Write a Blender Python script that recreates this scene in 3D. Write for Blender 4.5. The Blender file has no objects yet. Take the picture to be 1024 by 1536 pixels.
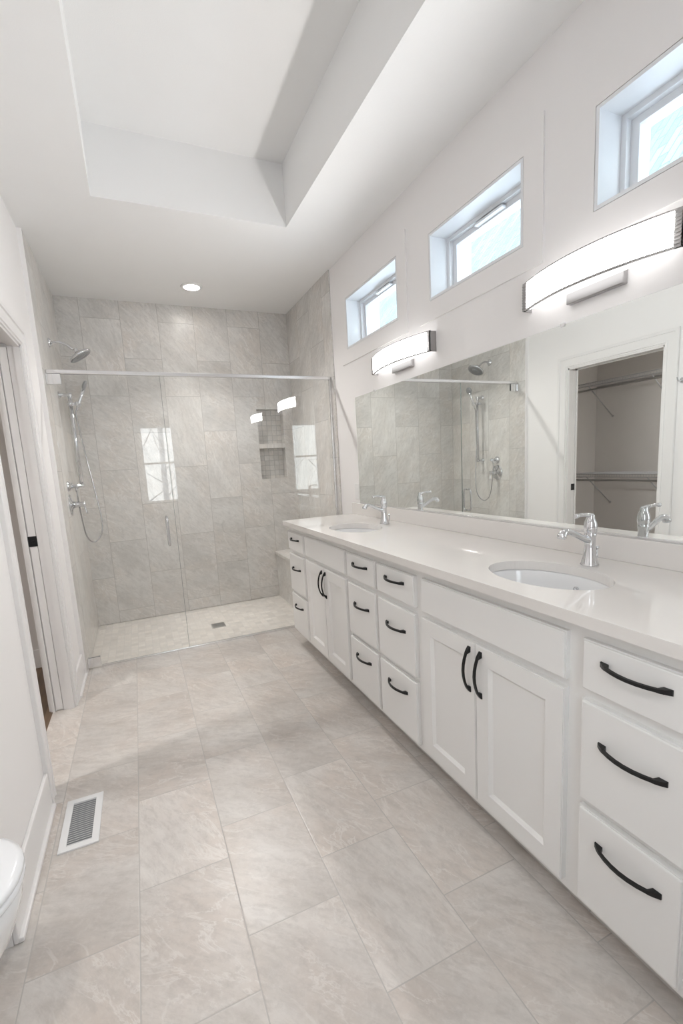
import bpy, bmesh, math, random
from mathutils import Vector, Matrix
random.seed(7)
S = bpy.context.scene
C = S.collection
PI = math.pi

# ------------------------------------------------------------------ camera
cam_d = bpy.data.cameras.new('camera')
cam = bpy.data.objects.new('camera', cam_d)
C.objects.link(cam)
RT = Vector((0.91110441, -0.40840414, -0.05563104))
UP = Vector((0.11212067, 0.11569256, 0.98693677))
FW = Vector((0.39663297, 0.90543983, -0.15119855))
M = Matrix.Identity(4)
for i in range(3):
    M[i][0], M[i][1], M[i][2] = RT[i], UP[i], -FW[i]
M.translation = Vector((-1.4793, -3.3974, 1.2816))
cam.matrix_world = M
cam_d.sensor_fit = 'VERTICAL'
cam_d.sensor_height = 36.0
cam_d.sensor_width = 24.0
cam_d.lens = 686.219 / 1536 * 36.0
cam_d.shift_x = 0.0002
cam_d.shift_y = (799.55 - 768) / 1536
cam_d.clip_start = 0.02
S.camera = cam

# ------------------------------------------------------------------ world, exposure
SKY = 1.0
SCONCE = 8.3      # curved front of a vanity light
SCONCE_RIM = 0.32  # its top and bottom edge
CAN = 8.0         # lens of a recessed light; its beam is a spot lamp
S.view_settings.view_transform = 'Standard'
S.view_settings.look = 'None'
S.view_settings.exposure = 2.82
S.view_settings.gamma = 1.0
S.view_settings.use_curve_mapping = False
w = bpy.data.worlds.new('sky'); S.world = w
w.use_nodes = True
nt = w.node_tree; nt.nodes.clear()
wo = nt.nodes.new('ShaderNodeOutputWorld'); wb = nt.nodes.new('ShaderNodeBackground')
tc = nt.nodes.new('ShaderNodeTexCoord'); sx = nt.nodes.new('ShaderNodeSeparateXYZ')
cr = nt.nodes.new('ShaderNodeValToRGB')
cr.color_ramp.elements[0].position = 0.0; cr.color_ramp.elements[0].color = (0.98, 0.985, 1.0, 1)
cr.color_ramp.elements[1].position = 0.8; cr.color_ramp.elements[1].color = (0.80, 0.90, 1.0, 1)
nt.links.new(tc.outputs['Generated'], sx.inputs[0]); nt.links.new(sx.outputs['Z'], cr.inputs[0])
nt.links.new(cr.outputs[0], wb.inputs[0]); wb.inputs[1].default_value = SKY
nt.links.new(wb.outputs[0], wo.inputs[0])

# ------------------------------------------------------------------ node helpers
class NT:
    def __init__(s, name):
        s.m = bpy.data.materials.new(name); s.m.use_nodes = True
        s.t = s.m.node_tree; s.b = s.t.nodes['Principled BSDF']
        s.out = s.t.nodes['Material Output']
    def n(s, typ, **kw):
        x = s.t.nodes.new(typ)
        for k, v in kw.items(): setattr(x, k, v)
        return x
    def l(s, a, b): s.t.links.new(a, b)
    def put(s, sock, v):
        if isinstance(v, (int, float)): sock.default_value = v
        elif isinstance(v, tuple): sock.default_value = v
        else: s.l(v, sock)
    def ma(s, op, a, b=0.0, c=0.0):
        x = s.n('ShaderNodeMath', operation=op)
        s.put(x.inputs[0], a); s.put(x.inputs[1], b); s.put(x.inputs[2], c)
        return x.outputs[0]
    def mix(s, f, a, b, blend='MIX'):
        x = s.n('ShaderNodeMix', data_type='RGBA', blend_type=blend)
        s.put(x.inputs[0], f); s.put(x.inputs[6], a); s.put(x.inputs[7], b)
        return x.outputs[2]
    def noise(s, vec, scale, detail=4, rough=0.5, dist=0.0):
        x = s.n('ShaderNodeTexNoise')
        s.l(vec, x.inputs['Vector']); x.inputs['Scale'].default_value = scale
        x.inputs['Detail'].default_value = detail; x.inputs['Roughness'].default_value = rough
        x.inputs['Distortion'].default_value = dist
        return x.outputs['Fac']
    def ramp(s, f, stops):
        x = s.n('ShaderNodeValToRGB'); e = x.color_ramp.elements
        while len(e) < len(stops): e.new(0.5)
        for i, (p, c) in enumerate(stops):
            e[i].position = p
            e[i].color = (c, c, c, 1) if isinstance(c, (int, float)) else (*c, 1)
        s.l(f, x.inputs[0]); return x.outputs[0]
    def bump(s, h, strength, dist=0.002):
        x = s.n('ShaderNodeBump'); x.inputs['Strength'].default_value = strength
        x.inputs['Distance'].default_value = dist
        s.l(h, x.inputs['Height']); s.l(x.outputs[0], s.b.inputs['Normal'])

def plain(name, col, rough=0.5, metal=0.0, bump=0.0, bscale=150, var=0.02, coat=0.0, spec=0.5):
    k = NT(name)
    tcn = k.n('ShaderNodeTexCoord')
    f = k.noise(tcn.outputs['Object'], 6.0, 3)
    a = tuple(max(0, c * (1 - var)) for c in col) + (1,); b = tuple(min(1, c * (1 + var)) for c in col) + (1,)
    k.l(k.mix(f, a, b), k.b.inputs['Base Color'])
    k.b.inputs['Roughness'].default_value = rough; k.b.inputs['Metallic'].default_value = metal
    k.b.inputs['Coat Weight'].default_value = coat; k.b.inputs['Specular IOR Level'].default_value = spec
    if bump:
        k.bump(k.noise(tcn.outputs['Object'], bscale, 2), bump, 0.001)
    return k.m

def emit(name, col, strength):
    k = NT(name)
    e = k.n('ShaderNodeEmission'); e.inputs[0].default_value = (*col, 1); e.inputs[1].default_value = strength
    k.l(e.outputs[0], k.out.inputs[0]); return k.m

def glass(name, tint, ior=1.5, rough=0.0):
    k = NT(name)
    tr = k.n('ShaderNodeBsdfTransparent'); tr.inputs[0].default_value = (*tint, 1)
    gl = k.n('ShaderNodeBsdfGlossy'); gl.inputs['Roughness'].default_value = rough
    fr = k.n('ShaderNodeFresnel'); ge = k.n('ShaderNodeNewGeometry')
    # same reflectance on entering and on leaving the pane
    k.l(k.ma('MULTIPLY_ADD', ge.outputs['Backfacing'], 1.0 / ior - ior, ior), fr.inputs[0])
    mx = k.n('ShaderNodeMixShader')
    k.l(fr.outputs[0], mx.inputs[0]); k.l(tr.outputs[0], mx.inputs[1]); k.l(gl.outputs[0], mx.inputs[2])
    k.l(mx.outputs[0], k.out.inputs[0]); return k.m

def tile(name, ua, va, tw, th, u0, v0, stag, cols, grout, gw=0.003, rough=0.35, vein=1.0, tone=0.10, bump=0.2):
    """stone tile: columns along axis ua of width tw, tiles of length th along va, each column shifted by stag."""
    k = NT(name)
    g = k.n('ShaderNodeNewGeometry'); sp = k.n('ShaderNodeSeparateXYZ'); k.l(g.outputs['Position'], sp.inputs[0])
    U = k.ma('DIVIDE', k.ma('SUBTRACT', sp.outputs[ua], u0), tw); col = k.ma('FLOOR', U); fu = k.ma('SUBTRACT', U, col)
    V = k.ma('SUBTRACT', k.ma('DIVIDE', k.ma('SUBTRACT', sp.outputs[va], v0), th), k.ma('MULTIPLY', col, stag))
    row = k.ma('FLOOR', V); fv = k.ma('SUBTRACT', V, row)
    du = k.ma('MULTIPLY', k.ma('MINIMUM', fu, k.ma('SUBTRACT', 1.0, fu)), tw)
    dv = k.ma('MULTIPLY', k.ma('MINIMUM', fv, k.ma('SUBTRACT', 1.0, fv)), th)
    d = k.ma('MINIMUM', du, dv)
    gm = k.ma('LESS_THAN', d, gw / 2)
    cid = k.n('ShaderNodeCombineXYZ'); k.l(col, cid.inputs[0]); k.l(row, cid.inputs[1])
    wn = k.n('ShaderNodeTexWhiteNoise', noise_dimensions='2D'); k.l(cid.outputs[0], wn.inputs[0])
    # local coordinates of a tile, rotated and shifted at random from tile to tile
    lc = k.n('ShaderNodeCombineXYZ')
    k.l(k.ma('MULTIPLY', U, tw), lc.inputs[0]); k.l(k.ma('MULTIPLY', V, th), lc.inputs[1])
    sh = k.n('ShaderNodeVectorMath', operation='MULTIPLY_ADD')
    k.l(wn.outputs['Color'], sh.inputs[0]); sh.inputs[1].default_value = (9, 9, 9); k.l(lc.outputs[0], sh.inputs[2])
    rot = k.n('ShaderNodeVectorRotate', rotation_type='Z_AXIS'); k.l(sh.outputs[0], rot.inputs['Vector'])
    k.l(k.ma('MULTIPLY_ADD', wn.outputs['Value'], 0.9, 0.35), rot.inputs['Angle'])
    st = k.n('ShaderNodeVectorMath', operation='MULTIPLY'); k.l(rot.outputs[0], st.inputs[0]); st.inputs[1].default_value = (1.0, 2.6, 1.0)
    n1 = k.noise(st.outputs[0], 2.2, 6, 0.62, 0.25)
    n2 = k.noise(st.outputs[0], 16.0, 9, 0.74, 0.35)
    n3 = k.noise(rot.outputs[0], 3.0, 4, 0.55, 0.2)
    n4 = k.noise(st.outputs[0], 4.0, 6, 0.62, 0.7)
    n5 = k.noise(rot.outputs[0], 60.0, 4, 0.7)
    base = k.mix(k.ramp(n1, [(0.36, 0.0), (0.64, 1.0)]), (*cols[0], 1), (*cols[1], 1))
    base = k.mix(k.ma('MULTIPLY', k.ramp(n3, [(0.42, 0.0), (0.66, 1.0)]), 0.7), base, (*cols[2], 1))
    base = k.mix(k.ma('MULTIPLY', k.ramp(n2, [(0.36, 1.0), (0.55, 0.0)]), 0.42 * vein), base, (*cols[3], 1))
    base = k.mix(k.ma('MULTIPLY', k.ramp(n5, [(0.5, 0.0), (0.72, 1.0)]), 0.20 * vein), base, (*cols[4], 1))
    vn = k.ma('MULTIPLY', k.ramp(n4, [(0.475, 0.0), (0.497, 1.0), (0.52, 0.0)]), k.ramp(n3, [(0.4, 0.15), (0.6, 1.0)]))
    base = k.mix(k.ma('MULTIPLY', vn, 0.5 * vein), base, (*cols[4], 1))
    tn = k.ma('MULTIPLY_ADD', wn.outputs['Value'], tone, 1.0 - tone / 2)
    hs = k.n('ShaderNodeHueSaturation'); k.l(base, hs.inputs['Color']); k.l(tn, hs.inputs['Value'])
    k.l(k.mix(gm, hs.outputs[0], (*grout, 1)), k.b.inputs['Base Color'])
    k.b.inputs['Roughness'].default_value = rough
    hgt = k.ma('ADD', k.ma('MULTIPLY', n2, 0.5), k.ramp(d, [(0.0, 0.0), (0.003, 1.0)]))
    k.bump(hgt, bump, 0.002)
    return k.m

# ------------------------------------------------------------------ materials
m_wall = plain('wall_paint', (0.915, 0.893, 0.883), 0.6, bump=0.02, bscale=300, var=0.006)
m_ceil = plain('ceiling_paint', (0.90, 0.895, 0.885), 0.75, bump=0.25, bscale=220, var=0.01)
m_trim = plain('trim_paint', (0.87, 0.85, 0.84), 0.35, var=0.006)
m_winwood = plain('window_white', (0.86, 0.87, 0.89), 0.35, var=0.006)
m_cab = plain('cabinet_paint', (0.87, 0.86, 0.845), 0.38, bump=0.015, bscale=400, var=0.006)
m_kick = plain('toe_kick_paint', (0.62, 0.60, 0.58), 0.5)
m_quartz = plain('white_quartz', (0.82, 0.79, 0.762), 0.06, var=0.025)
m_ceramic = plain('white_ceramic', (0.88, 0.88, 0.885), 0.08, var=0.003, coat=0.4)
m_seat = plain('toilet_plastic', (0.88, 0.885, 0.90), 0.18, var=0.003)
m_chrome = plain('chrome', (0.70, 0.71, 0.73), 0.06, 1.0, var=0.01)
m_rail = plain('satin_chrome', (0.84, 0.84, 0.85), 0.18, 1.0, var=0.01)
m_nickel = plain('brushed_nickel', (0.42, 0.41, 0.41), 0.32, 1.0, var=0.04)
m_black = plain('matte_black', (0.012, 0.012, 0.013), 0.38, 0.3, var=0.1)
m_mirror = plain('mirror_silver', (0.86, 0.885, 0.87), 0.0, 1.0, var=0.0)
m_mirredge = plain('mirror_edge', (0.75, 0.80, 0.78), 0.2, 0.6)
m_hose = plain('hose_steel', (0.50, 0.50, 0.51), 0.25, 1.0)
m_drain = plain('brushed_steel', (0.55, 0.55, 0.54), 0.3, 1.0)
m_wire = plain('wire_coating', (0.50, 0.50, 0.51), 0.4)
m_vent = plain('register_enamel', (0.84, 0.84, 0.84), 0.4)
m_duct_shade = plain('duct_shade_grey', (0.36, 0.37, 0.385), 0.7)  # shade between the register louvres, put into the colour
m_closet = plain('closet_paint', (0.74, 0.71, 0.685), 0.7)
m_plate = plain('outlet_plastic', (0.86, 0.85, 0.84), 0.35)
m_nozzle = plain('nozzle_grey', (0.33, 0.34, 0.35), 0.35, 0.6)
m_seal = plain('glass_edge', (0.30, 0.33, 0.32), 0.15, 0.4)
m_glass = glass('shower_glass', (0.985, 0.989, 0.988), 1.52)
m_wglass = glass('window_glass', (0.96, 0.985, 0.985), 1.45)
m_diff_rim = emit('sconce_edge_glow', (1.0, 0.988, 0.98), SCONCE_RIM)
m_diff = emit('sconce_glow', (1.0, 0.988, 0.98), SCONCE)
m_can = emit('downlight_glow', (1.0, 0.96, 0.91), CAN)
m_snow = plain('snow', (0.80, 0.84, 0.90), 0.8, bump=0.3, bscale=5)
m_bark = plain('frosted_bark', (0.45, 0.46, 0.48), 0.9, bump=0.4, bscale=30, var=0.2)

floor_cols = [(0.575, 0.53, 0.49), (0.72, 0.685, 0.65), (0.655, 0.575, 0.515), (0.44, 0.405, 0.375), (0.83, 0.80, 0.765)]
wall_cols = [(0.61, 0.59, 0.56), (0.75, 0.735, 0.71), (0.71, 0.655, 0.60), (0.48, 0.465, 0.445), (0.88, 0.865, 0.845)]
m_floor = tile('floor_stone_tile', 0, 1, 0.2755, 0.435, -1.6115, -1.983 - 0.435 * 4, 1/3.0, floor_cols, (0.52, 0.49, 0.46), 0.0032, 0.33)
m_tback = tile('shower_tile_facing_room', 0, 2, 0.292, 0.612, -1.449, 1.021, 0.5, wall_cols, (0.46, 0.44, 0.415), 0.0034, 0.3, 1.2)
m_tside = tile('shower_tile_sides', 1, 2, 0.292, 0.612, 0.09, 1.021, 0.5, wall_cols, (0.46, 0.44, 0.415), 0.0034, 0.3, 1.2)
m_tbench = tile('bench_top_tile', 0, 1, 0.30, 0.30, -0.29, 0.03, 0.0, wall_cols, (0.46, 0.44, 0.415), 0.0034, 0.3, 1.2)
m_mosaic = tile('shower_floor_mosaic', 0, 1, 0.05, 0.05, 0.0, 0.0, 0.0,
                [(0.62, 0.585, 0.54), (0.73, 0.70, 0.655), (0.69, 0.64, 0.585), (0.54, 0.51, 0.47), (0.8, 0.77, 0.73)], (0.60, 0.575, 0.54), 0.003, 0.4, 0.6, 0.16, 0.1)
m_nmosaic = tile('niche_mosaic', 0, 2, 0.048, 0.048, -0.11, 0.0, 0.0, wall_cols, (0.46, 0.45, 0.43), 0.004, 0.35, 0.7, 0.16)

def wood_mat():
    k = NT('closet_wood_floor')
    g = k.n('ShaderNodeNewGeometry'); sp = k.n('ShaderNodeSeparateXYZ'); k.l(g.outputs['Position'], sp.inputs[0])
    U = k.ma('DIVIDE', sp.outputs[0], 0.13); col = k.ma('FLOOR', U)
    wn = k.n('ShaderNodeTexWhiteNoise', noise_dimensions='1D'); k.l(col, wn.inputs['W'])
    st = k.n('ShaderNodeVectorMath', operation='MULTIPLY'); k.l(g.outputs['Position'], st.inputs[0]); st.inputs[1].default_value = (14, 1.2, 1)
    n = k.noise(st.outputs[0], 3.0, 5, 0.6, 0.5)
    base = k.mix(n, (0.10, 0.062, 0.038, 1), (0.26, 0.175, 0.115, 1))
    hs = k.n('ShaderNodeHueSaturation'); k.l(base, hs.inputs['Color']); k.l(k.ma('MULTIPLY_ADD', wn.outputs['Value'], 0.5, 0.75), hs.inputs['Value'])
    k.l(hs.outputs[0], k.b.inputs['Base Color']); k.b.inputs['Roughness'].default_value = 0.45
    return k.m
m_wood = wood_mat()

def shingle_mat():
    k = NT('roof_shingles')
    tcn = k.n('ShaderNodeTexCoord')
    br = k.n('ShaderNodeTexBrick'); k.l(tcn.outputs['Object'], br.inputs['Vector'])
    br.inputs['Color1'].default_value = (0.105, 0.145, 0.15, 1); br.inputs['Color2'].default_value = (0.15, 0.195, 0.20, 1)
    br.inputs['Mortar'].default_value = (0.07, 0.105, 0.11, 1); br.inputs['Scale'].default_value = 1.0
    br.inputs['Mortar Size'].default_value = 0.008; br.inputs['Brick Width'].default_value = 0.35; br.inputs['Row Height'].default_value = 0.13
    k.l(br.outputs[0], k.b.inputs['Base Color']); k.b.inputs['Roughness'].default_value = 0.9
    return k.m
m_shingle = shingle_mat()
m_siding = plain('pale_siding', (0.72, 0.76, 0.78), 0.7)

# ------------------------------------------------------------------ mesh helpers
def BM(): return bmesh.new()

def box(bm, x0, x1, y0, y1, z0, z1, bev=0.0, seg=2):
    x0, x1 = min(x0, x1), max(x0, x1); y0, y1 = min(y0, y1), max(y0, y1); z0, z1 = min(z0, z1), max(z0, z1)
    r = bmesh.ops.create_cube(bm, size=1.0)
    vs = r['verts']
    for v in vs:
        v.co = Vector((x0 + (v.co.x + .5) * (x1 - x0), y0 + (v.co.y + .5) * (y1 - y0), z0 + (v.co.z + .5) * (z1 - z0)))
    if bev > 0:
        es = list({e for v in vs for e in v.link_edges})
        bmesh.ops.bevel(bm, geom=es, offset=bev, segments=seg, affect='EDGES', profile=0.5)
    return bm

def frame_of(d):
    d = d.normalized()
    a = Vector((0, 0, 1)) if abs(d.z) < 0.9 else Vector((1, 0, 0))
    u = d.cross(a).normalized(); return u, d.cross(u).normalized()

def tube(bm, pts, rad, n=12, cap=True, flat=None):
    """sweep a round section (or an ellipse with flat ratio) along pts"""
    pts = [Vector(p) for p in pts]
    rads = rad if isinstance(rad, (list, tuple)) else [rad] * len(pts)
    rings = []; u = None
    for i, p in enumerate(pts):
        d = (pts[min(i + 1, len(pts) - 1)] - pts[max(i - 1, 0)]).normalized()
        if u is None: u, v = frame_of(d)
        else:
            u = (u - d * u.dot(d)).normalized(); v = d.cross(u).normalized()
        rings.append([bm.verts.new(p + (u * math.cos(2 * PI * j / n) + v * math.sin(2 * PI * j / n) * (flat or 1)) * rads[i]) for j in range(n)])
    for a, b in zip(rings, rings[1:]):
        for j in range(n):
            bm.faces.new((a[j], a[(j + 1) % n], b[(j + 1) % n], b[j])).smooth = True
    if cap:
        bm.faces.new(rings[0][::-1]); bm.faces.new(rings[-1])
    return bm

def spline(pts, n=8):
    """Catmull-Rom through pts"""
    P = [Vector(p) for p in pts]; P = [2 * P[0] - P[1]] + P + [2 * P[-1] - P[-2]]; out = []
    for i in range(1, len(P) - 2):
        for k in range(n):
            t = k / n
            out.append(0.5 * (2 * P[i] + (P[i + 1] - P[i - 1]) * t + (2 * P[i - 1] - 5 * P[i] + 4 * P[i + 1] - P[i + 2]) * t * t + (3 * P[i] - P[i - 1] - 3 * P[i + 1] + P[i + 2]) * t ** 3))
    out.append(P[-2]); return out

def lathe(bm, prof, origin=(0, 0, 0), axis=(0, 0, 1), n=32):
    """prof: (radius, height) pairs along axis from origin"""
    o = Vector(origin); d = Vector(axis).normalized(); u, v = frame_of(d)
    rings = []
    for r, h in prof:
        if r < 1e-6: rings.append([bm.verts.new(o + d * h)])
        else: rings.append([bm.verts.new(o + d * h + (u * math.cos(2 * PI * j / n) + v * math.sin(2 * PI * j / n)) * r) for j in range(n)])
    for a, b in zip(rings, rings[1:]):
        if len(a) == 1 and len(b) == 1: continue
        for j in range(n):
            k2 = (j + 1) % n
            if len(a) == 1: f = bm.faces.new((a[0], b[k2], b[j]))
            elif len(b) == 1: f = bm.faces.new((a[j], a[k2], b[0]))
            else: f = bm.faces.new((a[j], a[k2], b[k2], b[j]))
            f.smooth = True
    if len(rings[0]) > 1: bm.faces.new(rings[0][::-1])
    if len(rings[-1]) > 1: bm.faces.new(rings[-1])
    return bm

def loft(bm, rings, cap=True, smooth=True):
    R = [[bm.verts.new(Vector(p)) for p in r] for r in rings]; n = len(R[0])
    for a, b in zip(R, R[1:]):
        for j in range(n):
            bm.faces.new((a[j], a[(j + 1) % n], b[(j + 1) % n], b[j])).smooth = smooth
    if cap: bm.faces.new(R[0][::-1]); bm.faces.new(R[-1])
    return bm

def ring_frame(bm, axis, c0, c1, o, i_):
    """rectangular ring (outer o, inner i_ as a0,a1,b0,b1) extruded along axis between c0 and c1"""
    def P(a, b, c): return {0: (c, a, b), 1: (a, c, b), 2: (a, b, c)}[axis]
    def rect(r, c): return [bm.verts.new(P(a, b, c)) for a, b in ((r[0], r[2]), (r[1], r[2]), (r[1], r[3]), (r[0], r[3]))]
    O0, O1, I0, I1 = rect(o, c0), rect(o, c1), rect(i_, c0), rect(i_, c1)
    for j in range(4):
        k2 = (j + 1) % 4
        bm.faces.new((O0[j], O0[k2], I0[k2], I0[j])); bm.faces.new((O1[j], I1[j], I1[k2], O1[k2]))
        bm.faces.new((O0[j], O1[j], O1[k2], O0[k2])); bm.faces.new((I0[j], I0[k2], I1[k2], I1[j]))
    return bm

def obj(name, bm, mat, parent=None):
    if parent is not None:
        bmesh.ops.translate(bm, verts=bm.verts, vec=-world_loc(parent))
    bmesh.ops.recalc_face_normals(bm, faces=bm.faces)
    me = bpy.data.meshes.new(name); bm.to_mesh(me); bm.free()
    me.materials.append(mat)
    o = bpy.data.objects.new(name, me); C.objects.link(o)
    if parent is not None: o.parent = parent
    return o

def world_loc(o):
    v = Vector((0, 0, 0))
    while o is not None: v = v + o.location; o = o.parent
    return v

def tag(o, label, cat, group=None):
    o['label'] = label; o['category'] = cat
    if group: o['group'] = group
    return o

def thing(name, loc, label, cat, group=None):
    o = bpy.data.objects.new(name, None); o.empty_display_size = 0.05; C.objects.link(o); o.location = loc
    return tag(o, label, cat, group)

def solo(name, bm, mat, loc, label, cat, group=None):
    """a thing that is one mesh, with its origin at loc"""
    bmesh.ops.translate(bm, verts=bm.verts, vec=-Vector(loc))
    o = obj(name, bm, mat); o.location = loc
    return tag(o, label, cat, group)

def struct(name, bm, mat, parent=None):
    o = obj(name, bm, mat, parent)
    if parent is None: o['kind'] = 'structure'
    return o

def sroot(name, loc):
    o = bpy.data.objects.new(name, None); o.empty_display_size = 0.05; C.objects.link(o); o.location = loc
    o['kind'] = 'structure'; return o

def copy_tree(o, parent=None):
    c = o.copy(); C.objects.link(c)
    if parent is not None: c.parent = parent
    for ch in list(o.children): copy_tree(ch, c)
    return c

# ------------------------------------------------------------------ room dimensions
XL = -1.935      # painted left wall
XT = -1.910      # tiled left wall of the shower
D = 0.970        # back wall of the shower
YR = -3.75       # wall behind the camera
H = 2.698        # lower ceiling
H2 = 3.04        # tray ceiling
XLb0 = XL - 0.108  # closet side of the doorway
XA = -2.62       # back of the toilet alcove
YA = -2.00       # side wall of the toilet alcove
XC = -3.30       # back of the closet
DO0, DO1, DOZ = -1.328, -0.540, 1.962   # closet doorway

# ------------------------------------------------------------------ floors
bm = BM(); box(bm, XLb0, 0.25, YR - .15, 0.0, -0.12, 0.0); box(bm, XA - .12, XLb0, YR - .15, YA, -0.12, 0.0)
struct('floor', bm, m_floor)
bm = BM(); box(bm, XT - .1, 0.02, 0.0, D + .1, -0.12, -0.004); struct('floor_shower', bm, m_mosaic)
bm = BM(); box(bm, XC - .1, XLb0, YA, 0.32, -0.12, -0.002); struct('floor_closet', bm, m_wood)

# ------------------------------------------------------------------ ceiling with tray
TX0, TX1, TY0, TY1 = -1.528, -0.484, -3.25, -0.560
bm = BM()
box(bm, XC - .1, TX0, YR - .15, 1.1, H, H2)
box(bm, TX1, 0.25, YR - .15, 1.1, H, H2)
box(bm, TX0, TX1, TY1, 1.1, H, H2)
box(bm, TX0, TX1, YR - .15, TY0, H, H2)
box(bm, TX0 - .3, TX1 + .3, TY0 - .3, TY1 + .3, H2, H2 + .1)
struct('ceiling', bm, m_ceil)

# ------------------------------------------------------------------ right wall with three high windows
WT = 0.26
WIN = [(-1.015, -0.333, 2.078, 2.409), (-1.944, -1.330, 2.075, 2.384), (-2.875, -2.253, 2.054, 2.356)]
bm = BM()
zc0, zc1 = 2.03, 2.45
box(bm, 0, WT, YR - .15, 1.1, 0, 2.054 - 1e-4 if False else 2.054)
ys = sorted([YR - .15] + [y for w_ in WIN for y in w_[:2]] + [1.1])
for a, b in zip(ys[::2], ys[1::2]): box(bm, 0, WT, a, b, 2.054, 2.409)
box(bm, 0, WT, YR - .15, 1.1, 2.409, H)
for (a, b, z0, z1) in WIN:
    if z0 > 2.055: box(bm, 0, WT, a, b, 2.054, z0)
    if z1 < 2.408: box(bm, 0, WT, a, b, z1, 2.409)
struct('wall_right', bm, m_wall)
bm = BM(); box(bm, -0.010, 0, -0.066, D, 0, H); struct('wall_shower_right', bm, m_tside)

for i, (a, b, z0, z1) in enumerate(WIN):
    r = sroot('window_%d' % (i + 1), (0, (a + b) / 2, z0))
    cw = 0.098
    bm = BM(); ring_frame(bm, 0, -0.007, 0.002, (a - cw, b + cw, z0 - cw, z1 + cw), (a - .004, b + .004, z0 - .004, z1 + .004)); obj('casing', bm, m_wall, r)
    bm = BM(); ring_frame(bm, 0, -0.0065, 0.098, (a - .002, b + .002, z0 - .002, z1 + .002), (a + .010, b - .010, z0 + .010, z1 - .010)); obj('jamb_liner', bm, m_winwood, r)
    bm = BM(); ring_frame(bm, 0, 0.098, 0.14, (a - .002, b + .002, z0 - .002, z1 + .002), (a + .028, b - .028, z0 + .028, z1 - .028)); obj('frame', bm, m_winwood, r)
    bm = BM(); ring_frame(bm, 0, 0.122, 0.165, (a + .026, b - .026, z0 + .026, z1 - .026), (a + .055, b - .055, z0 + .050, z1 - .052))
    sa = obj('sash', bm, m_winwood, r)
    bm = BM(); box(bm, 0.094, 0.122, (a + b) / 2 - .09, (a + b) / 2 + .09, z1 - .046, z1 - .036, .002); obj('latch_rail', bm, m_winwood, r)
    bm = BM(); box(bm, 0.146, 0.152, a + .05, b - .05, z0 + .045, z1 - .048); obj('pane', bm, m_wglass, sa)

# ------------------------------------------------------------------ shower walls (back wall with niche)
N0, N1, NZ0, NS0, NS1, NZ1 = -0.368, -0.112, 1.168, 1.460, 1.503, 1.826
bm = BM()
box(bm, XT - .1, N0, D, D + .13, 0, H); box(bm, N1, 0.02, D, D + .13, 0, H)
box(bm, N0, N1, D, D + .13, 0, NZ0); box(bm, N0, N1, D, D + .13, NZ1, H)
struct('wall_back', bm, m_tback)
bm = BM(); box(bm, N0, N1, D + .095, D + .13, NZ0, NZ1); struct('trim_1', bm, m_nmosaic)   # mosaic back of the niche
bm = BM(); box(bm, N0, N1, D - .004, D + .095, NS0, NS1, .002); struct('trim_2', bm, m_tbench)  # niche shelf
bm = BM(); box(bm, XL - .105, XT, 0.0 - .105, D + .13, 0, H); struct('wall_shower_left', bm, m_tside)

bm = BM(); box(bm, XL, XT, -0.108, -0.1045, 0, H); struct('trim_3', bm, m_wall)   # painted edge of the tiled wall
# ------------------------------------------------------------------ left wall with closet doorway
bm = BM()
XLb = XL - .108
box(bm, XLb, XL, DO1, -0.105, 0, H)
box(bm, XLb, XL, DO0, DO1, DOZ, H)
box(bm, XLb, XL, YA, DO0, 0, H)
struct('wall_left', bm, m_wall)
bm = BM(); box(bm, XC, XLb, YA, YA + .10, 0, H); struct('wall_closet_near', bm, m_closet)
bm = BM(); box(bm, XA, XLb, YA - .012, YA, 0, H); struct('wall_alcove_side', bm, m_wall)
bm = BM(); box(bm, XA - .12, XA, YR - .15, YA, 0, H); struct('wall_alcove', bm, m_wall)
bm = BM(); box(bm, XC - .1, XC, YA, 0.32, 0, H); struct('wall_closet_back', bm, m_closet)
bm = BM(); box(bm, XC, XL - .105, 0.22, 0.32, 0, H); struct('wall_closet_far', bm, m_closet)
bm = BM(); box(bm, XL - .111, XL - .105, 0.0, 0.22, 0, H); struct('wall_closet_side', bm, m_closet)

# rear wall with a tall window (seen reflected in the shower glass)
RW = (-1.36, -0.905, 0.86, 1.95)
bm = BM()
box(bm, XA - .12, RW[0], YR - .15, YR, 0, H); box(bm, RW[1], 0.25, YR - .15, YR, 0, H)
box(bm, RW[0], RW[1], YR - .15, YR, 0, RW[2]); box(bm, RW[0], RW[1], YR - .15, YR, RW[3], H)
struct('wall_rear', bm, m_wall)
r = sroot('window_4', ((RW[0] + RW[1]) / 2, YR, RW[2]))
bm = BM(); ring_frame(bm, 1, YR - .002, YR + .015, (RW[0] - .09, RW[1] + .09, RW[2] - .09, RW[3] + .09), (RW[0], RW[1], RW[2], RW[3])); obj('casing', bm, m_trim, r)
bm = BM(); ring_frame(bm, 1, YR - .12, YR - .06, RW, (RW[0] + .025, RW[1] - .025, RW[2] + .025, RW[3] - .025)); obj('frame', bm, m_winwood, r)
zm = (RW[2] + RW[3]) / 2 + .02
bm = BM(); box(bm, RW[0] + .02, RW[1] - .02, YR - .10, YR - .06, zm - .014, zm + .014, .003); obj('meeting_rail', bm, m_winwood, r)
bm = BM(); box(bm, RW[0] + .02, RW[1] - .02, YR - .09, YR - .085, RW[2] + .02, RW[3] - .02); obj('pane', bm, m_wglass, r)

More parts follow.
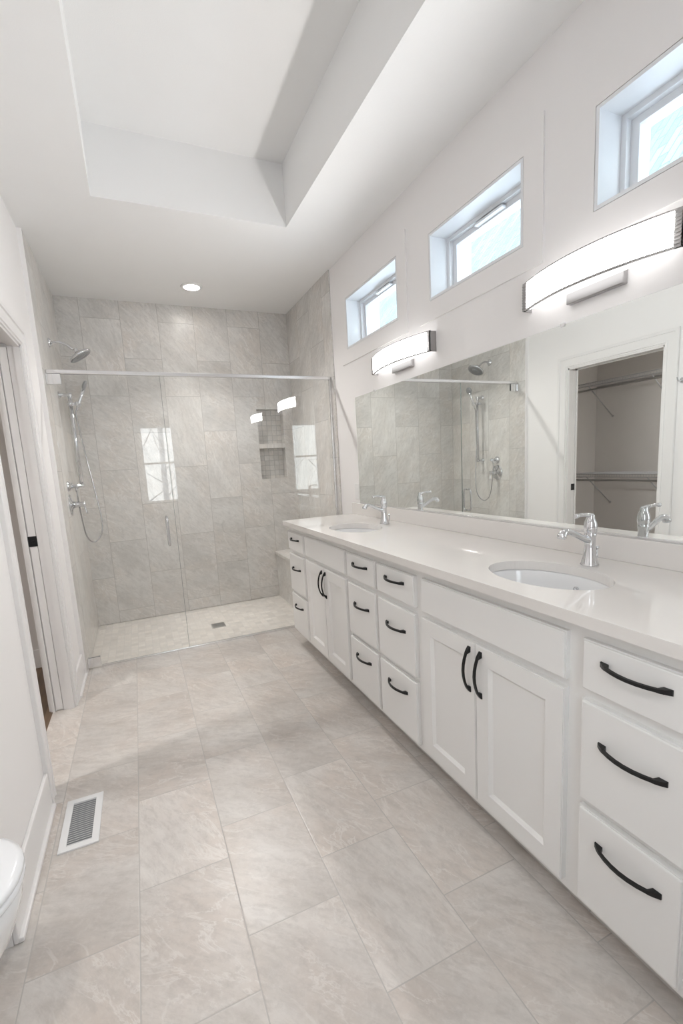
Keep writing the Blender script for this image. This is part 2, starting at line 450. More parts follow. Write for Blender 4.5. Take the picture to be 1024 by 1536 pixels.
# ------------------------------------------------------------------ doorway: jamb, casing, pocket door
r = sroot('door_1', (XL, (DO0 + DO1) / 2, 0))
bm = BM()
jt = 0.018
for (xa, xb) in ((XL - .0005, XL - .028), (XL - .028, XL - .054), (XL - .096, XLb)):
    k_ = jt if xa > XL - .01 or xa < XL - .06 else jt * .62
    box(bm, xa, xb, DO1 - k_, DO1, 0, DOZ); box(bm, xa, xb, DO0, DO0 + k_, 0, DOZ)
    box(bm, xa, xb, DO0, DO1, DOZ - k_, DOZ)
obj('jamb', bm, m_trim, r)
bm = BM(); box(bm, XL - .092, XL - .057, DO1 - .010, DO1 + .02, 0.008, DOZ - jt, .002)
pd = obj('pocket_door_edge', bm, m_trim, r)
bm = BM(); box(bm, XL - .0945, XL - .0545, DO1 - .0145, DO1 - .008, 0.935, 0.990, .002); box(bm, XL - .078, XL - .068, DO1 - .017, DO1 - .013, 0.955, 0.968, .001)
obj('latch', bm, m_black, pd)
cw = 0.088
def casing(name, x0, x1, x2):
    """flat boards with a raised outer band and an inner bead, swept round the opening"""
    bm = BM(); dx = x1 - x0; dz = x2 - x0
    prof = [(-.006, 0), (-.006, dx * .7), (.004, dx * .7), (.006, dx * 1.3), (.014, dx * 1.3), (.017, dx), (cw - .024, dx), (cw - .021, dz), (cw - .003, dz), (cw, dz - .003 * (1 if dz > 0 else -1)), (cw, 0)]
    ring = lambda f: [f(o_, h_) for o_, h_ in prof]
    loft(bm, [ring(lambda o_, h_: (x0 + h_, DO0 - o_, 0)), ring(lambda o_, h_: (x0 + h_, DO0 - o_, DOZ + o_)),
              ring(lambda o_, h_: (x0 + h_, DO1 + o_, DOZ + o_)), ring(lambda o_, h_: (x0 + h_, DO1 + o_, 0))], True, False)
    return obj(name, bm, m_trim, r)
casing('casing', XL, XL + .011, XL + .018)
casing('closet_casing', XLb, XLb - .015, XLb - .026)

# ------------------------------------------------------------------ baseboards
def baseboard(name, x0, x1, y0, y1, h=0.15, mat=m_trim, shoe=None):
    bm = BM(); box(bm, x0, x1, y0, y1, 0, h, .004)
    if shoe: box(bm, *shoe, 0, 0.016, .004)
    return struct(name, bm, mat)
baseboard('baseboard_left', XL, XL + .014, DO1 + cw, -0.03, shoe=(XL + .01, XL + .026, DO1 + cw, -0.03))
baseboard('baseboard_left_near', XL, XL + .014, YA, DO0 - cw, shoe=(XL + .01, XL + .026, YA, DO0 - cw))
baseboard('baseboard_right', -0.014, 0, -0.30, -0.066)
baseboard('baseboard_closet', XC, XL - .105, 0.205, 0.22, 0.13)
baseboard('baseboard_rear', XA, -0.0, YR, YR + .014)
baseboard('baseboard_alcove', XA, XA + .014, YR + .014, YA - .012)

# ------------------------------------------------------------------ shower bench
t = thing('shower_bench', (-0.145, 0.5, 0), 'low grey stone-tiled bench along the right side inside the shower', 'bench')
bm = BM(); box(bm, -0.285, -0.010, 0.035, D, -0.004, 0.425); obj('base', bm, m_tside, t)
bm = BM(); box(bm, -0.297, -0.010, 0.025, D, 0.425, 0.455, .003); obj('seat', bm, m_tbench, t)

# ------------------------------------------------------------------ shower glass
GS = -1.254; GH = 1.935
t = thing('shower_door', (-1.58, 0, 0), 'clear frameless glass shower door hinged at the left tiled wall', 'shower door')
bm = BM(); box(bm, XT + .012, GS - .003, -0.005, 0.005, 0.012, GH - .012, .001, 1); obj('glass_pane', bm, m_glass, t)
for z in (0.012, GH - .075):
    bm = BM()
    box(bm, XT + .002, XT + .078, -0.0135, -0.0055, z, z + .062, .002); box(bm, XT + .002, XT + .078, 0.0055, 0.0135, z, z + .062, .002)
    box(bm, XT, XT + .006, -0.025, 0.025, z, z + .062, .0015)
    box(bm, XT + .034, XT + .038, -0.0155, -0.0125, z, z + .062, .0008)
    obj('hinge', bm, m_rail, t)
bm = BM()
for s in (-1, 1):
    tube(bm, spline([(-1.312, s * .0055, .975), (-1.312, s * .03, .978), (-1.312, s * .047, .962), (-1.312, s * .05, .93), (-1.312, s * .05, .83), (-1.312, s * .047, .798), (-1.312, s * .03, .782), (-1.312, s * .0055, .785)], 6), .0085, 12)
obj('handle', bm, m_chrome, t)
bm = BM(); box(bm, XT + .08, GS - .003, -0.006, 0.006, 0.001, 0.012, .001); obj('bottom_sweep', bm, m_rail, t)
bm = BM(); box(bm, GS - .0028, GS - .0008, -0.006, 0.006, 0.012, GH - .012); obj('edge_seal', bm, m_seal, t)
t = thing('fixed_glass_screen', (-0.63, 0, 0), 'fixed clear glass shower panel between the door and the right wall', 'glass panel')
bm = BM(); box(bm, GS + .003, -0.014, -0.005, 0.005, 0.006, GH - .012, .001, 1); obj('glass_pane', bm, m_glass, t)
bm = BM(); box(bm, GS, -0.012, -0.010, 0.010, -0.002, 0.014, .002); obj('bottom_channel', bm, m_rail, t)
bm = BM(); box(bm, -0.026, -0.0105, -0.010, 0.010, 0.014, GH - .012, .002); obj('wall_channel', bm, m_rail, t)
bm = BM(); box(bm, XT + .001, -0.011, -0.013, 0.013, GH - .012, GH + .014, .006, 3)
solo('header_rail', bm, m_rail, (-0.96, 0, GH), 'bright chrome header rail running along the top of the shower glass', 'rail')

# drain
t = thing('shower_drain', (-0.985, 0.40, -0.004), 'small square metal drain in the mosaic shower floor', 'drain')
bm = BM(); ring_frame(bm, 2, -0.004, 0.0, (-1.04, -.93, .345, .455), (-1.03, -.94, .355, .445)); obj('rim', bm, m_drain, t)
bm = BM(); box(bm, -1.03, -.94, .355, .445, -.004, -.003)
for k in range(5): box(bm, -1.03, -.94, .363 + k * .018, .369 + k * .018, -.003, -.0005)
obj('grate', bm, m_drain, t)

# ------------------------------------------------------------------ shower fittings on the left tiled wall
SY = 0.36; HZ = 2.195
t = thing('rain_shower_fixture', (XT, SY, HZ), 'round chrome rain shower head on a curved arm high on the left tiled wall', 'shower head')
bm = BM(); lathe(bm, [(.030, 0), (.030, .004), (.024, .012), (.012, .018), (.012, .02)], (XT, SY, HZ), (1, 0, 0)); obj('flange', bm, m_chrome, t)
bm = BM(); tube(bm, spline([(XT + .01, SY, HZ), (XT + .055, SY, HZ + .006), (XT + .10, SY, HZ - .010), (XT + .135, SY, HZ - .037)]), .0085, 14); obj('arm', bm, m_chrome, t)
nrm = Vector((.53, 0, -.85)).normalized(); hc = Vector((-1.735, SY, 2.118))
bm = BM(); lathe(bm, [(0, -.052), (.016, -.05), (.018, -.036), (.014, -.028), (.03, -.022), (.070, -.010), (.080, -.002), (.080, .006), (.076, .010)], hc, nrm, 40); obj('head', bm, m_chrome, t)
bm = BM(); lathe(bm, [(.074, .0095), (.072, .0125), (.045, .0125), (.043, .0105), (.030, .0105), (.028, .0135), (0, .0135)], hc, nrm, 40); obj('spray_face', bm, m_nozzle, t)

BX, BY = XT + .068, 0.47
t = thing('slide_bar', (XT, BY, 1.2), 'vertical chrome slide bar for the hand shower on the left tiled wall', 'slide bar')
bm = BM(); tube(bm, [(BX, BY, 1.215), (BX, BY, 1.875)], .0135, 16); obj('bar', bm, m_chrome, t)
for z in (1.868, 1.225):
    bm = BM(); lathe(bm, [(.024, 0), (.024, .005), (.016, .012), (.012, .02), (.012, .058), (.017, .062), (.017, .080), (.010, .084)], (XT, BY, z), (1, 0, 0), 24); obj('bracket', bm, m_chrome, t)
bm = BM(); box(bm, BX - .02, BX + .03, BY - .019, BY + .019, 1.792, 1.815, .008, 3)
lathe(bm, [(.010, 0), (.013, .010), (.013, .03), (0, .034)], (BX, BY - .018, 1.803), (0, -1, 0), 16)
lathe(bm, [(.017, -.012), (.021, -.010), (.021, .012), (.017, .014)], (BX + .045, BY, 1.803), (.35, 0, .94), 20); obj('slider', bm, m_chrome, t)

t = thing('hand_shower', (BX + .045, BY, 1.80), 'slim chrome hand shower held in the slide bar with a long looping metal hose', 'hand shower')
h0 = Vector((BX + .036, BY, 1.765)); hd = Vector((.36, 0, .93)).normalized()
bm = BM(); tube(bm, [h0, h0 + hd * .03, h0 + hd * .10, h0 + hd * .16], [.009, .011, .0115, .014], 16); obj('grip', bm, m_chrome, t)
bm = BM(); fn = Vector((.93, 0, -.36)).normalized(); lathe(bm, [(0, -.014), (.018, -.012), (.034, -.004), (.036, .004), (.033, .010), (0, .012)], h0 + hd * .185, fn, 28); obj('spray_head', bm, m_nozzle, t)
EY = 0.26
hose = spline([h0, h0 - hd * .03, (XT + .105, BY - .02, 1.60), (XT + .128, BY - .05, 1.38), (XT + .158, BY - .07, 1.12), (XT + .172, BY - .09, .96), (XT + .158, BY - .11, .865), (XT + .108, BY - .14, .815), (XT + .070, .29, .87), (XT + .056, EY + .01, 1.02), (XT + .052, EY, 1.16), (XT + .052, EY, 1.19)], 10)
bm = BM(); tube(bm, hose, .0052, 10); obj('hose', bm, m_hose, t)

t = thing('supply_elbow', (XT, EY, 1.225), 'smaller upper chrome wall elbow that feeds the hand shower hose', 'shower fitting')
bm = BM(); lathe(bm, [(.036, 0), (.036, .005), (.028, .014), (.015, .022), (.013, .028)], (XT, EY, 1.225), (1, 0, 0)); obj('escutcheon', bm, m_chrome, t)
bm = BM(); lathe(bm, [(.013, .02), (.013, .055), (.018, .058), (.018, .066), (.012, .070), (.012, .085), (.006, .09)], (XT, EY, 1.225), (1, 0, 0), 24)
tube(bm, [(XT + .052, EY, 1.222), (XT + .052, EY, 1.185)], [.011, .009], 14); obj('elbow', bm, m_chrome, t)
VZ = 1.098
t = thing('shower_valve', (XT, EY, VZ), 'larger lower chrome shower valve with a lever and round wall plate', 'shower valve')
bm = BM(); lathe(bm, [(.074, 0), (.074, .004), (.066, .010), (.035, .016), (.03, .022)], (XT, EY, VZ), (1, 0, 0), 40); obj('escutcheon', bm, m_chrome, t)
bm = BM(); lathe(bm, [(.024, .018), (.020, .045), (.017, .07), (.019, .075), (.019, .092), (.012, .097)], (XT, EY, VZ), (1, 0, 0), 28); obj('hub', bm, m_chrome, t)
bm = BM(); tube(bm, [(XT + .083, EY, VZ - .008), (XT + .090, EY, VZ - .035), (XT + .094, EY, VZ - .055), (XT + .096, EY, VZ - .070)], [.007, .0055, .0065, .008], 12); obj('lever', bm, m_chrome, t)

# ------------------------------------------------------------------ vanity cabinets
FX = -0.527      # face frame front
PX = -0.546      # front of doors and drawers
CT = 0.872       # underside of worktop
CB = 0.098       # underside of the cabinet body
def pull_bm(L=0.158):
    """arched pull, long axis local Y, standing off the face along local -X"""
    bm = BM(); hl = L / 2; rings = []
    ts = [-1, -.97, -.86, -.76, -.7, -.5, -.25, 0, .25, .5, .7, .76, .86, .97, 1]
    for tt in ts:
        a = abs(tt)
        if a > .75:
            f = (1 - a) / .25                      # 0 at the tip, 1 where the bar starts
            out = 0.004 + 0.013 * min(1, f * 1.15); inn = 0.0; wz = .0068 - .0012 * f
        else:
            arch = 1 - (tt / .75) ** 2
            out = .0175 + .0135 * arch; inn = out - .0062; wz = .0046
        rings.append([(-inn, tt * hl, -wz), (-inn, tt * hl, wz), (-out, tt * hl, wz * .82), (-out, tt * hl, -wz * .82)])
    loft(bm, rings, True, False)
    return bm
pull_me = None
def add_pull(parent, y, z, vertical=False):
    """a pull on the drawer or door front"""
    global pull_me
    if pull_me is None:
        bm = pull_bm(); bmesh.ops.recalc_face_normals(bm, faces=bm.faces); pull_me = bpy.data.meshes.new('handle'); bm.to_mesh(pull_me); bm.free(); pull_me.materials.append(m_black)
    o = bpy.data.objects.new('handle', pull_me); C.objects.link(o); o.parent = parent
    o.location = Vector((PX + .0005, y, z)) - world_loc(parent)
    if vertical: o.rotation_euler = (PI / 2, 0, 0)
    o['label'] = 'black arched handle'
    return o
def front(t, name, y0, y1, z0, z1):
    """slab front with an eased, slightly stepped edge"""
    bm = BM(); box(bm, PX + .006, FX, y0, y1, z0, z1); box(bm, PX, PX + .008, y0 + .003, y1 - .003, z0 + .003, z1 - .003, .0035, 2)
    return obj(name, bm, m_cab, t)
def door(t, y0, y1, z0, z1):
    bm = BM(); st = .058; bv = .011
    o = (y0, y1, z0, z1)
    rect = lambda i: (y0 + i, y1 - i, z0 + i, z1 - i)
    ring_frame(bm, 0, PX + .003, FX, o, rect(st)); ring_frame(bm, 0, PX, PX + .004, rect(.003), rect(st))
    # bevelled inner edge and recessed panel
    a, b = rect(st), rect(st + bv)
    A = [bm.verts.new((PX + .001, p, q)) for p, q in ((a[0], a[2]), (a[1], a[2]), (a[1], a[3]), (a[0], a[3]))]
    B = [bm.verts.new((PX + .0095, p, q)) for p, q in ((b[0], b[2]), (b[1], b[2]), (b[1], b[3]), (b[0], b[3]))]
    for j in range(4): bm.faces.new((A[j], A[(j + 1) % 4], B[(j + 1) % 4], B[j]))
    bm.faces.new(B); box(bm, PX + .0105, FX, a[0], a[1], a[2], a[3])
    return obj('door', bm, m_cab, t)
def carcass(t, y0, y1):
    bm = BM()
    th = .016
    box(bm, FX + .02, -.004, y0, y0 + th, CB, CT - .001); box(bm, FX + .02, -.004, y1 - th, y1, CB, CT - .001)
    box(bm, FX + .02, -.004, y0, y1, CB, CB + th); box(bm, -.02, -.004, y0, y1, CB, CT - .001)
    obj('body', bm, m_cab, t)
    bm = BM(); box(bm, FX, FX + .02, y0, y1, CB, CT - .001); obj('face_frame', bm, m_cab, t)
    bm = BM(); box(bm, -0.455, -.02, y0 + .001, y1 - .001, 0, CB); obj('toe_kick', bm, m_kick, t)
DR = [(.706, .834), (.412, .680), (.120, .392)]
def drawer_unit(y0, y1, f0, f1, label):
    t = thing('drawer_cabinet', (-0.27, (y0 + y1) / 2, 0), label, 'cabinet', 'vanity cabinets')
    carcass(t, y0, y1)
    for (z0, z1) in DR:
        d = front(t, 'drawer', f0, f1, z0, z1)
        zc = (z0 + z1) / 2 + (.022 if z1 < .8 else .018)
        if z0 < .2: zc = .318
        elif z0 < .5: zc = .586
        else: zc = .789
        add_pull(d, (f0 + f1) / 2 - .006, zc)
    return t
def sink_unit(y0, y1, f0, f1, ysp, label):
    t = thing('sink_cabinet', (-0.27, (y0 + y1) / 2, 0), label, 'cabinet', 'vanity cabinets')
    carcass(t, y0, y1)
    front(t, 'false_drawer_front', f0, f1, .706, .836)
    d1 = door(t, ysp + .0015, f1, .126, .684); d2 = door(t, f0, ysp - .0015, .126, .684)
    add_pull(d1, ysp + .027, .588, True); add_pull(d2, ysp - .027, .588, True)
    return t
drawer_unit(-.655, -.310, -.632, -.326, 'white three-drawer vanity cabinet next to the shower, furthest in the row')
sink_unit(-1.295, -.655, -1.282, -.670, -.977, 'white two-door cabinet below the sink nearer the shower')
drawer_unit(-1.617, -1.295, -1.606, -1.308, 'white three-drawer cabinet, left one of the two side by side in mid vanity')
drawer_unit(-1.952, -1.617, -1.930, -1.628, 'white three-drawer cabinet, right one of the two side by side in mid vanity')
sink_unit(-2.644, -1.952, -2.621, -1.977, -2.283, 'widest white two-door cabinet, below the big foreground sink')
drawer_unit(-2.975, -2.644, -2.916, -2.668, 'white three-drawer cabinet at the lower right corner, nearest the viewer')

# ------------------------------------------------------------------ worktop with two oval cut-outs
SK = [(-0.335, -2.372), (-0.335, -0.990)]
SA, SB = 0.142, 0.205      # half sizes along x and y
CX0, CX1, CY0, CY1, CZ0, CZ1 = -0.567, -0.002, -3.02, -0.298, CT, 0.902
def ell(cx, cy, a, b, n=64): return [(cx + a * math.cos(2 * PI * k / n), cy + b * math.sin(2 * PI * k / n)) for k in range(n)]
bm = BM()
def loop2d(pts):
    vs = [bm.verts.new((p[0], p[1], CZ1)) for p in pts]
    return [bm.edges.new((vs[i], vs[(i + 1) % len(vs)])) for i in range(len(vs))]
edges = loop2d([(CX0, CY0), (CX1, CY0), (CX1, CY1), (CX0, CY1)])
for (cx, cy) in SK: edges += loop2d(ell(cx, cy, SA, SB))
bmesh.ops.triangle_fill(bm, edges=edges, use_beauty=True, use_dissolve=False)
top = list(bm.faces)
ret = bmesh.ops.extrude_face_region(bm, geom=top)
bmesh.ops.translate(bm, verts=[v for v in ret['geom'] if isinstance(v, bmesh.types.BMVert)], vec=(0, 0, CZ0 - CZ1))
solo('countertop', bm, m_quartz, (-0.285, (CY0 + CY1) / 2, CZ0), 'long glossy white quartz countertop across all the vanity cabinets', 'countertop')
bm = BM(); box(bm, -0.022, -0.002, CY0, CY1, CZ1, 0.984, .0015)
solo('backsplash', bm, m_quartz, (-0.012, (CY0 + CY1) / 2, CZ1), 'low white quartz backsplash strip below the mirror', 'backsplash')

for i, (cx, cy) in enumerate(SK):
    t = thing('sink', (cx, cy, CZ0 - .15), ['oval white undermount sink nearest the viewer', 'oval white undermount sink at the shower end of the countertop'][i], 'sink', 'undermount sinks')
    bm = BM(); rings = []
    for s, z in ((1.10, 0), (1.02, 0), (1.0, -.006), (.97, -.04), (.90, -.085), (.76, -.118), (.55, -.135), (.28, -.143), (.12, -.146)):
        rings.append([(p[0], p[1], CZ0 - .0005 + z) for p in ell(cx, cy, SA * s, SB * s)])
    for s, z in ((.12, -.150), (.56, -.146), (.82, -.126), (.98, -.085), (1.06, -.03), (1.10, -.008)):
        rings.append([(p[0], p[1], CZ0 - .0005 + z) for p in ell(cx, cy, SA * s, SB * s)])
    loft(bm, rings, False)
    obj('basin', bm, m_ceramic, t)
    bm = BM(); lathe(bm, [(.024, -.012), (.024, .002), (.018, .0035), (.016, .001), (0, .001)], (cx, cy, CZ0 - .147), (0, 0, 1), 28); obj('drain', bm, m_chrome, t)
    bm = BM(); lathe(bm, [(.010, 0), (.010, .003), (.006, .003), (.005, .001), (0, .001)], (cx + SA * .955, cy, CZ0 - .045), (-1, 0, .2), 20); obj('overflow', bm, m_chrome, t)

# ------------------------------------------------------------------ faucets
def faucet(x, y, label):
    t = thing('faucet', (x, y, CZ1), label, 'faucet', 'vanity faucets')
    z = CZ1
    bm = BM(); lathe(bm, [(.0285, 0), (.0285, .004), (.026, .008), (.0225, .022), (.0185, .045), (.0165, .070), (.0165, .094), (.0185, .098), (.0185, .104), (.0172, .108), (.0195, .116), (.0205, .128), (.0195, .140), (.0150, .152), (.0125, .157), (.0125, .166), (.009, .171), (0, .172)], (x, y, z), (0, 0, 1), 32)
    obj('body', bm, m_chrome, t)
    path = spline([(x, y, z + .084), (x - .03, y, z + .092), (x - .065, y, z + .108), (x - .095, y, z + .121), (x - .118, y, z + .122), (x - .130, y, z + .112)], 8)
    n = len(path)
    bm = BM(); tube(bm, path, [.0125 - .003 * math.sin(PI * i / (n - 1)) + .001 * (i / (n - 1)) for i in range(n)], 16, True)
    lathe(bm, [(.0125, 0), (.014, .004), (.014, .014), (.011, .016)], path[-1] + Vector((.002, 0, .006)), (-.25, 0, -1), 20)
    obj('spout', bm, m_chrome, t)
    bm = BM(); tube(bm, spline([(x, y, z + .165), (x - .02, y - .002, z + .169), (x - .05, y - .004, z + .172), (x - .068, y - .005, z + .171), (x - .078, y - .006, z + .170)], 5), [.0075] * 6 + [.006] * 5 + [.0055] * 4 + [.0075] * 5 + [.006], 14)
    obj('lever', bm, m_chrome, t)
    bm = BM(); tube(bm, [(x + .034, y, z), (x + .034, y, z + .050)], .003, 10); lathe(bm, [(.003, 0), (.0065, .004), (.0065, .010), (0, .013)], (x + .034, y, z + .048), (0, 0, 1), 14)
    obj('lift_rod', bm, m_chrome, t)
    return t
faucet(-0.140, -2.372, 'chrome single-lever faucet behind the sink nearest the viewer')
faucet(-0.136, -0.990, 'chrome single-lever faucet behind the sink at the shower end')

# ------------------------------------------------------------------ mirror
t = thing('mirror', (-0.005, -1.68, 0.987), 'long frameless wall mirror above the vanity backsplash', 'mirror')
bm = BM(); box(bm, -0.006, -0.0005, -2.96, -0.408, 0.990, 1.731, .0008, 1); obj('silvered_glass', bm, m_mirror, t)
bm = BM(); box(bm, -0.009, -0.0005, -2.96, -0.408, 0.9845, 0.9915, .001); obj('bottom_channel', bm, m_rail, t)
for y in (-2.137, -0.70):
    bm = BM(); box(bm, -0.0095, -0.0005, y - .009, y + .009, 1.724, 1.737, .001); obj('clip', bm, m_rail, t)

# ------------------------------------------------------------------ vanity lights
def sconce(y0, y1, label):
    yc = (y0 + y1) / 2; z0, z1 = 1.818, 1.918; hl = (y1 - y0) / 2
    t = thing('vanity_light', (0, yc, (z0 + z1) / 2), label, 'wall light', 'vanity lights')
    def arc(xe, bulge, n=24): return [(-(xe + bulge * (1 - ((k / n) * 2 - 1) ** 2)), yc - hl + 2 * hl * k / n) for k in range(n + 1)]
    A = arc(.040, .058)
    bm = BM(); box(bm, -.022, -.0005, yc - .105, yc + .105, z0 - .030, z0 + .030, .003); box(bm, -.03, -.0005, yc - .06, yc + .06, z0 + .02, z1 - .02); obj('mounting_bar', bm, m_nickel, t)
    # curved white diffuser, open behind
    ins = .020
    bm = BM(); prev = None
    for (x, y) in [(p[0] + .004, p[1]) for p in A]:
        f = yc + max(-hl + ins, min(hl - ins, y - yc)); cur = (bm.verts.new((x, f, z0 + .004)), bm.verts.new((x, f, z1 - .004)))
        if prev: bm.faces.new((prev[0], cur[0], cur[1], prev[1]))
        prev = cur
    bmesh.ops.remove_doubles(bm, verts=bm.verts, dist=1e-5)
    di = obj('diffuser', bm, m_diff, t)
    bm = BM(); rings = []
    for (x, y) in [(p[0] + .006, p[1]) for p in A]:
        f = max(-hl + ins, min(hl - ins, y - yc)); rings.append([(x, yc + f, z0 + .004), (x, yc + f, z1 - .004), (-.026, yc + f, z1 - .004), (-.026, yc + f, z0 + .004)])
    loft(bm, rings, True, False); obj('diffuser_edge', bm, m_diff_rim, di)
    for zz, nm in ((z1 - .004, 'top_band'), (z0, 'bottom_band')):
        bm = BM(); rings = [[(x - .001, y, zz), (x - .001, y, zz + .005), (x + .009, y, zz + .005), (x + .009, y, zz)] for (x, y) in A]
        loft(bm, rings, True, False); obj(nm, bm, m_nickel, t)
    for s, (x, y) in ((1, A[0]), (-1, A[-1])):
        bm = BM(); box(bm, x - .004, -.001, min(y, y + s * .004), max(y, y + s * .004), z0, z1)
        box(bm, x - .006, x + .004, min(y, y + s * .020), max(y, y + s * .020), z0, z1, .001)
        for k in range(9): box(bm, x - .008, x - .004, min(y, y + s * .020), max(y, y + s * .020), z0 + .008 + k * .0098, z0 + .0125 + k * .0098, .001)
        obj('end_cap', bm, m_nickel, t)
    return t
sconce(-2.550, -1.984, 'large lit curved vanity light above the foreground part of the mirror')
sconce(-1.366, -0.745, 'lit curved vanity light at the shower end of the mirror')

# ------------------------------------------------------------------ recessed shower light, plus two added fill lights
def downlight(x, y, z, watts, label, cone=140, tilt=0.0):
    t = thing('recessed_light', (x, y, z), label, 'ceiling light')
    bm = BM(); lathe(bm, [(.058, -.001), (.060, -.008), (.078, -.006), (.082, 0)], (x, y, z), (0, 0, 1), 40); obj('trim_ring', bm, m_plate, t)
    bm = BM(); lathe(bm, [(0, -.0075), (.059, -.007), (.059, -.002), (0, -.002)], (x, y, z), (0, 0, 1), 40); obj('lens', bm, m_can, t)
    ld = bpy.data.lights.new('beam', 'SPOT'); ld.energy = watts; ld.color = (1.0, 0.97, 0.94); ld.spot_size = math.radians(cone); ld.spot_blend = 1.0; ld.shadow_soft_size = 0.05
    lo = bpy.data.objects.new('beam', ld); C.objects.link(lo); lo.parent = t; lo.location = (0, 0, -.012); lo.rotation_euler = (tilt, 0, 0)
    return t
downlight(-0.915, 0.517, H, 21.0, 'round lit recessed ceiling light above the shower', 122, -0.30)
downlight(-2.10, -2.90, H, 6.0, 'added unseen recessed fill light above the toilet')  # out of view, added to raise the room brightness
downlight(-2.95, -1.55, H, 19.0, 'added unseen recessed fill light in the closet ceiling', 120)  # out of view, added to brighten the closet

# ------------------------------------------------------------------ floor register
VX0, VX1, VY0, VY1 = -1.870, -1.742, -1.700, -1.420
t = thing('floor_register', ((VX0 + VX1) / 2, (VY0 + VY1) / 2, 0), 'white louvred metal floor register beside the left wall', 'floor vent')
bm = BM(); fw_ = .024; ring_frame(bm, 2, 0.0005, 0.006, (VX0, VX1, VY0, VY1), (VX0 + fw_, VX1 - fw_, VY0 + fw_, VY1 - fw_)); obj('frame', bm, m_vent, t)
bm = BM(); box(bm, VX0 + fw_, VX1 - fw_, VY0 + fw_, VY1 - fw_, 0.0003, 0.0010); obj('duct_shade_plate', bm, m_duct_shade, t)  # flat grey plate painting the shaded gaps under the louvres
bm = BM()
nl = 20
for k in range(nl):
    y = VY0 + fw_ + (VY1 - VY0 - 2 * fw_) * (k + .5) / nl
    loft(bm, [[(x, y - .0034, .0052), (x, y - .0030, .0044), (x, y + .0030, .0014), (x, y + .0034, .0022)] for x in (VX0 + fw_, VX1 - fw_)], True, False)
obj('louvres', bm, m_vent, t)

# ------------------------------------------------------------------ toilet
TY = -2.258
t = thing('toilet', (-2.15, TY, 0), 'white elongated toilet with its lid down at the lower left corner', 'toilet')
def egg(back, tip, hw, z, n=48):
    cx = back + (tip - back) * .42
    return [((cx + (tip - cx) * math.cos(a)) if math.cos(a) > 0 else (cx + (cx - back) * math.cos(a)), TY + hw * (abs(math.sin(a)) ** .86) * (1 if math.sin(a) > 0 else -1), z) for a in [2 * PI * k / n for k in range(n)]]
bm = BM()
loft(bm, [egg(-2.40, -1.955, .115, 0), egg(-2.40, -1.95, .118, .02), egg(-2.40, -1.955, .115, .06), egg(-2.40, -1.93, .128, .14), egg(-2.38, -1.885, .150, .21), egg(-2.34, -1.845, .170, .28), egg(-2.31, -1.822, .182, .345), egg(-2.31, -1.818, .184, .382), egg(-2.30, -1.826, .177, .388)])
obj('bowl', bm, m_ceramic, t)
bm = BM(); loft(bm, [egg(-2.285, -1.814, .180, .389), egg(-2.285, -1.810, .184, .394), egg(-2.285, -1.810, .184, .403), egg(-2.285, -1.816, .180, .407)]); obj('seat', bm, m_seat, t)
bm = BM(); loft(bm, [egg(-2.285, -1.814, .180, .409), egg(-2.285, -1.809, .184, .414), egg(-2.285, -1.811, .183, .424), egg(-2.285, -1.823, .172, .431), egg(-2.27, -1.85, .14, .434), egg(-2.2, -1.95, .06, .435)]); obj('lid', bm, m_seat, t)
bm = BM(); box(bm, -2.545, -2.345, TY - .205, TY + .205, .37, .73, .025, 4); obj('tank', bm, m_ceramic, t)
bm = BM(); box(bm, -2.555, -2.335, TY - .213, TY + .213, .73, .765, .012, 3); obj('tank_lid', bm, m_ceramic, t)
bm = BM(); box(bm, -2.345, -2.333, TY + .12, TY + .16, .66, .68, .004); tube(bm, [(-2.335, TY + .14, .67), (-2.325, TY + .12, .665), (-2.325, TY + .07, .66)], .005, 10); obj('flush_lever', bm, m_chrome, t)

# ------------------------------------------------------------------ outlet plate and robe hook
t = thing('wall_outlet', (0, -0.362, 1.07), 'white outlet plate on the wall left of the mirror', 'outlet')
bm = BM(); box(bm, -.006, 0, -.398, -.326, 1.012, 1.128, .003); obj('cover_plate', bm, m_plate, t)
bm = BM(); box(bm, -.0075, -.004, -.379, -.345, 1.037, 1.103, .002); obj('receptacle', bm, m_plate, t)
t = thing('robe_hook', (XL, -1.445, 1.70), 'small chrome robe hook on the left wall, seen at the mirror\'s right edge', 'hook')
bm = BM(); lathe(bm, [(.020, 0), (.020, .004), (.012, .010), (.008, .012)], (XL, -1.445, 1.70), (1, 0, 0), 24); obj('base', bm, m_chrome, t)
bm = BM(); tube(bm, spline([(XL + .01, -1.445, 1.70), (XL + .04, -1.445, 1.693), (XL + .055, -1.445, 1.703), (XL + .06, -1.445, 1.72)], 6), .005, 12); obj('prong', bm, m_chrome, t)

# ------------------------------------------------------------------ closet wire shelves
def wire_shelf(z, depth, label):
    t = thing('wire_shelf', (XC, -0.8, z), label, 'shelf', 'closet wire shelves')
    xf = XC + depth; y0, y1 = YA + .11, 0.21
    bm = BM()
    for xx, zz in ((xf, z), (xf, z - .03), (XC + .01, z), (XC + depth * .5, z - .004)): tube(bm, [(xx, y0, zz), (xx, y1, zz)], .0042, 8)
    obj('rails', bm, m_wire, t)
    bm = BM(); n = 80
    for k in range(n):
        y = y0 + (y1 - y0) * (k + .5) / n
        tube(bm, [(XC + .01, y, z + .003), (xf, y, z + .003), (xf + .002, y, z - .03)], .0016, 5, False)
    obj('wires', bm, m_wire, t)
    bm = BM(); tube(bm, [(xf - .03, y0, z - .065), (xf - .03, y1, z - .065)], .010, 12); obj('hanging_rod', bm, m_drain, t)
    for y in (-1.35, -0.62, 0.02):
        bm = BM(); tube(bm, [(xf - .01, y, z - .03), (XC + .008, y, z - .33)], .006, 8); lathe(bm, [(.012, 0), (.012, .008), (0, .008)], (XC, y, z - .33), (1, 0, 0), 10); obj('bracket', bm, m_wire, t)
    return t
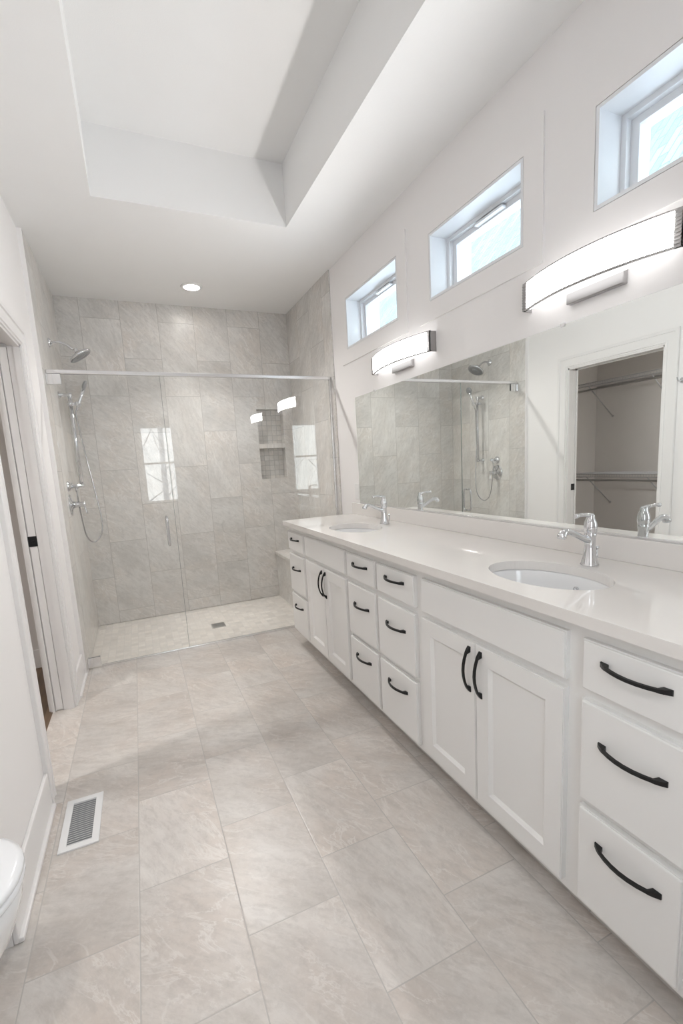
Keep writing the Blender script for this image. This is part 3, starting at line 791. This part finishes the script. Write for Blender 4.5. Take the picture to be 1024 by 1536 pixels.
wire_shelf(1.95, .40, 'upper white wire shelf with hanging rod in the dark closet, seen in the mirror')
wire_shelf(1.02, .40, 'lower white wire shelf in the dark closet, seen in the mirror')

bm = BM(); box(bm, WT + .001, 0.55, -6, 3.0, 2.86, 2.98); struct('eave_sky_blocker', bm, m_siding)  # unseen overhang added to block sky light on the window reveals
# ------------------------------------------------------------------ outside: neighbouring roof, snow, trees
t = thing('neighboring_house', (6.5, -0.5, -0.5), 'neighbouring house with a shingled roof seen through the high windows', 'house')
bm = BM()
vs = [bm.verts.new(p) for p in ((3.3, -9, 2.6), (3.3, 30, 2.6), (9.5, 30, 10.2), (9.5, -9, 10.2), (3.3, -9, 2.4), (3.3, 30, 2.4), (9.5, 30, 10.0), (9.5, -9, 10.0))]
for f in ((0, 1, 2, 3), (4, 7, 6, 5), (0, 4, 5, 1), (1, 5, 6, 2), (2, 6, 7, 3), (3, 7, 4, 0)): bm.faces.new([vs[i] for i in f])
ro = obj('roof', bm, m_shingle, t)
bm = BM(); box(bm, 3.9, 9.3, -8.6, 29.6, -.5, 2.9); obj('wall', bm, m_siding, t)
bm = BM(); box(bm, -14, WT + .01, -26, YR - .16, -.62, -.5); box(bm, WT + .01, 14, -26, 32, -.62, -.5); struct('ground', bm, m_snow)  # second slab, on the window side, added to block sky light from below
for k, (x, y, h) in enumerate(((-1.5, -6.6, 5.5), (-0.75, -10.4, 6.2), (0.9, -7.6, 5.8), (-3.4, -8.4, 6.5))):
    t = thing('bare_tree', (x, y, -.5), ['slim bare winter tree outside the window reflected in the shower glass'][0], 'tree', 'bare trees outside the rear window')
    bm = BM(); tube(bm, [(x, y, -.55), (x + .05, y, h * .5), (x + .02, y, h)], [.09, .06, .02], 10); obj('trunk', bm, m_bark, t)
    bm = BM()
    for j in range(14):
        z = .6 + j * (h - 1) / 14; a = j * 2.4 + k; L = .9 - .04 * j
        tube(bm, [(x + .03, y, z), (x + .03 + math.cos(a) * L * .5, y + math.sin(a) * L * .5, z + .3), (x + .03 + math.cos(a) * L, y + math.sin(a) * L, z + .75)], [.022, .014, .005], 6)
    obj('branches', bm, m_bark, t)
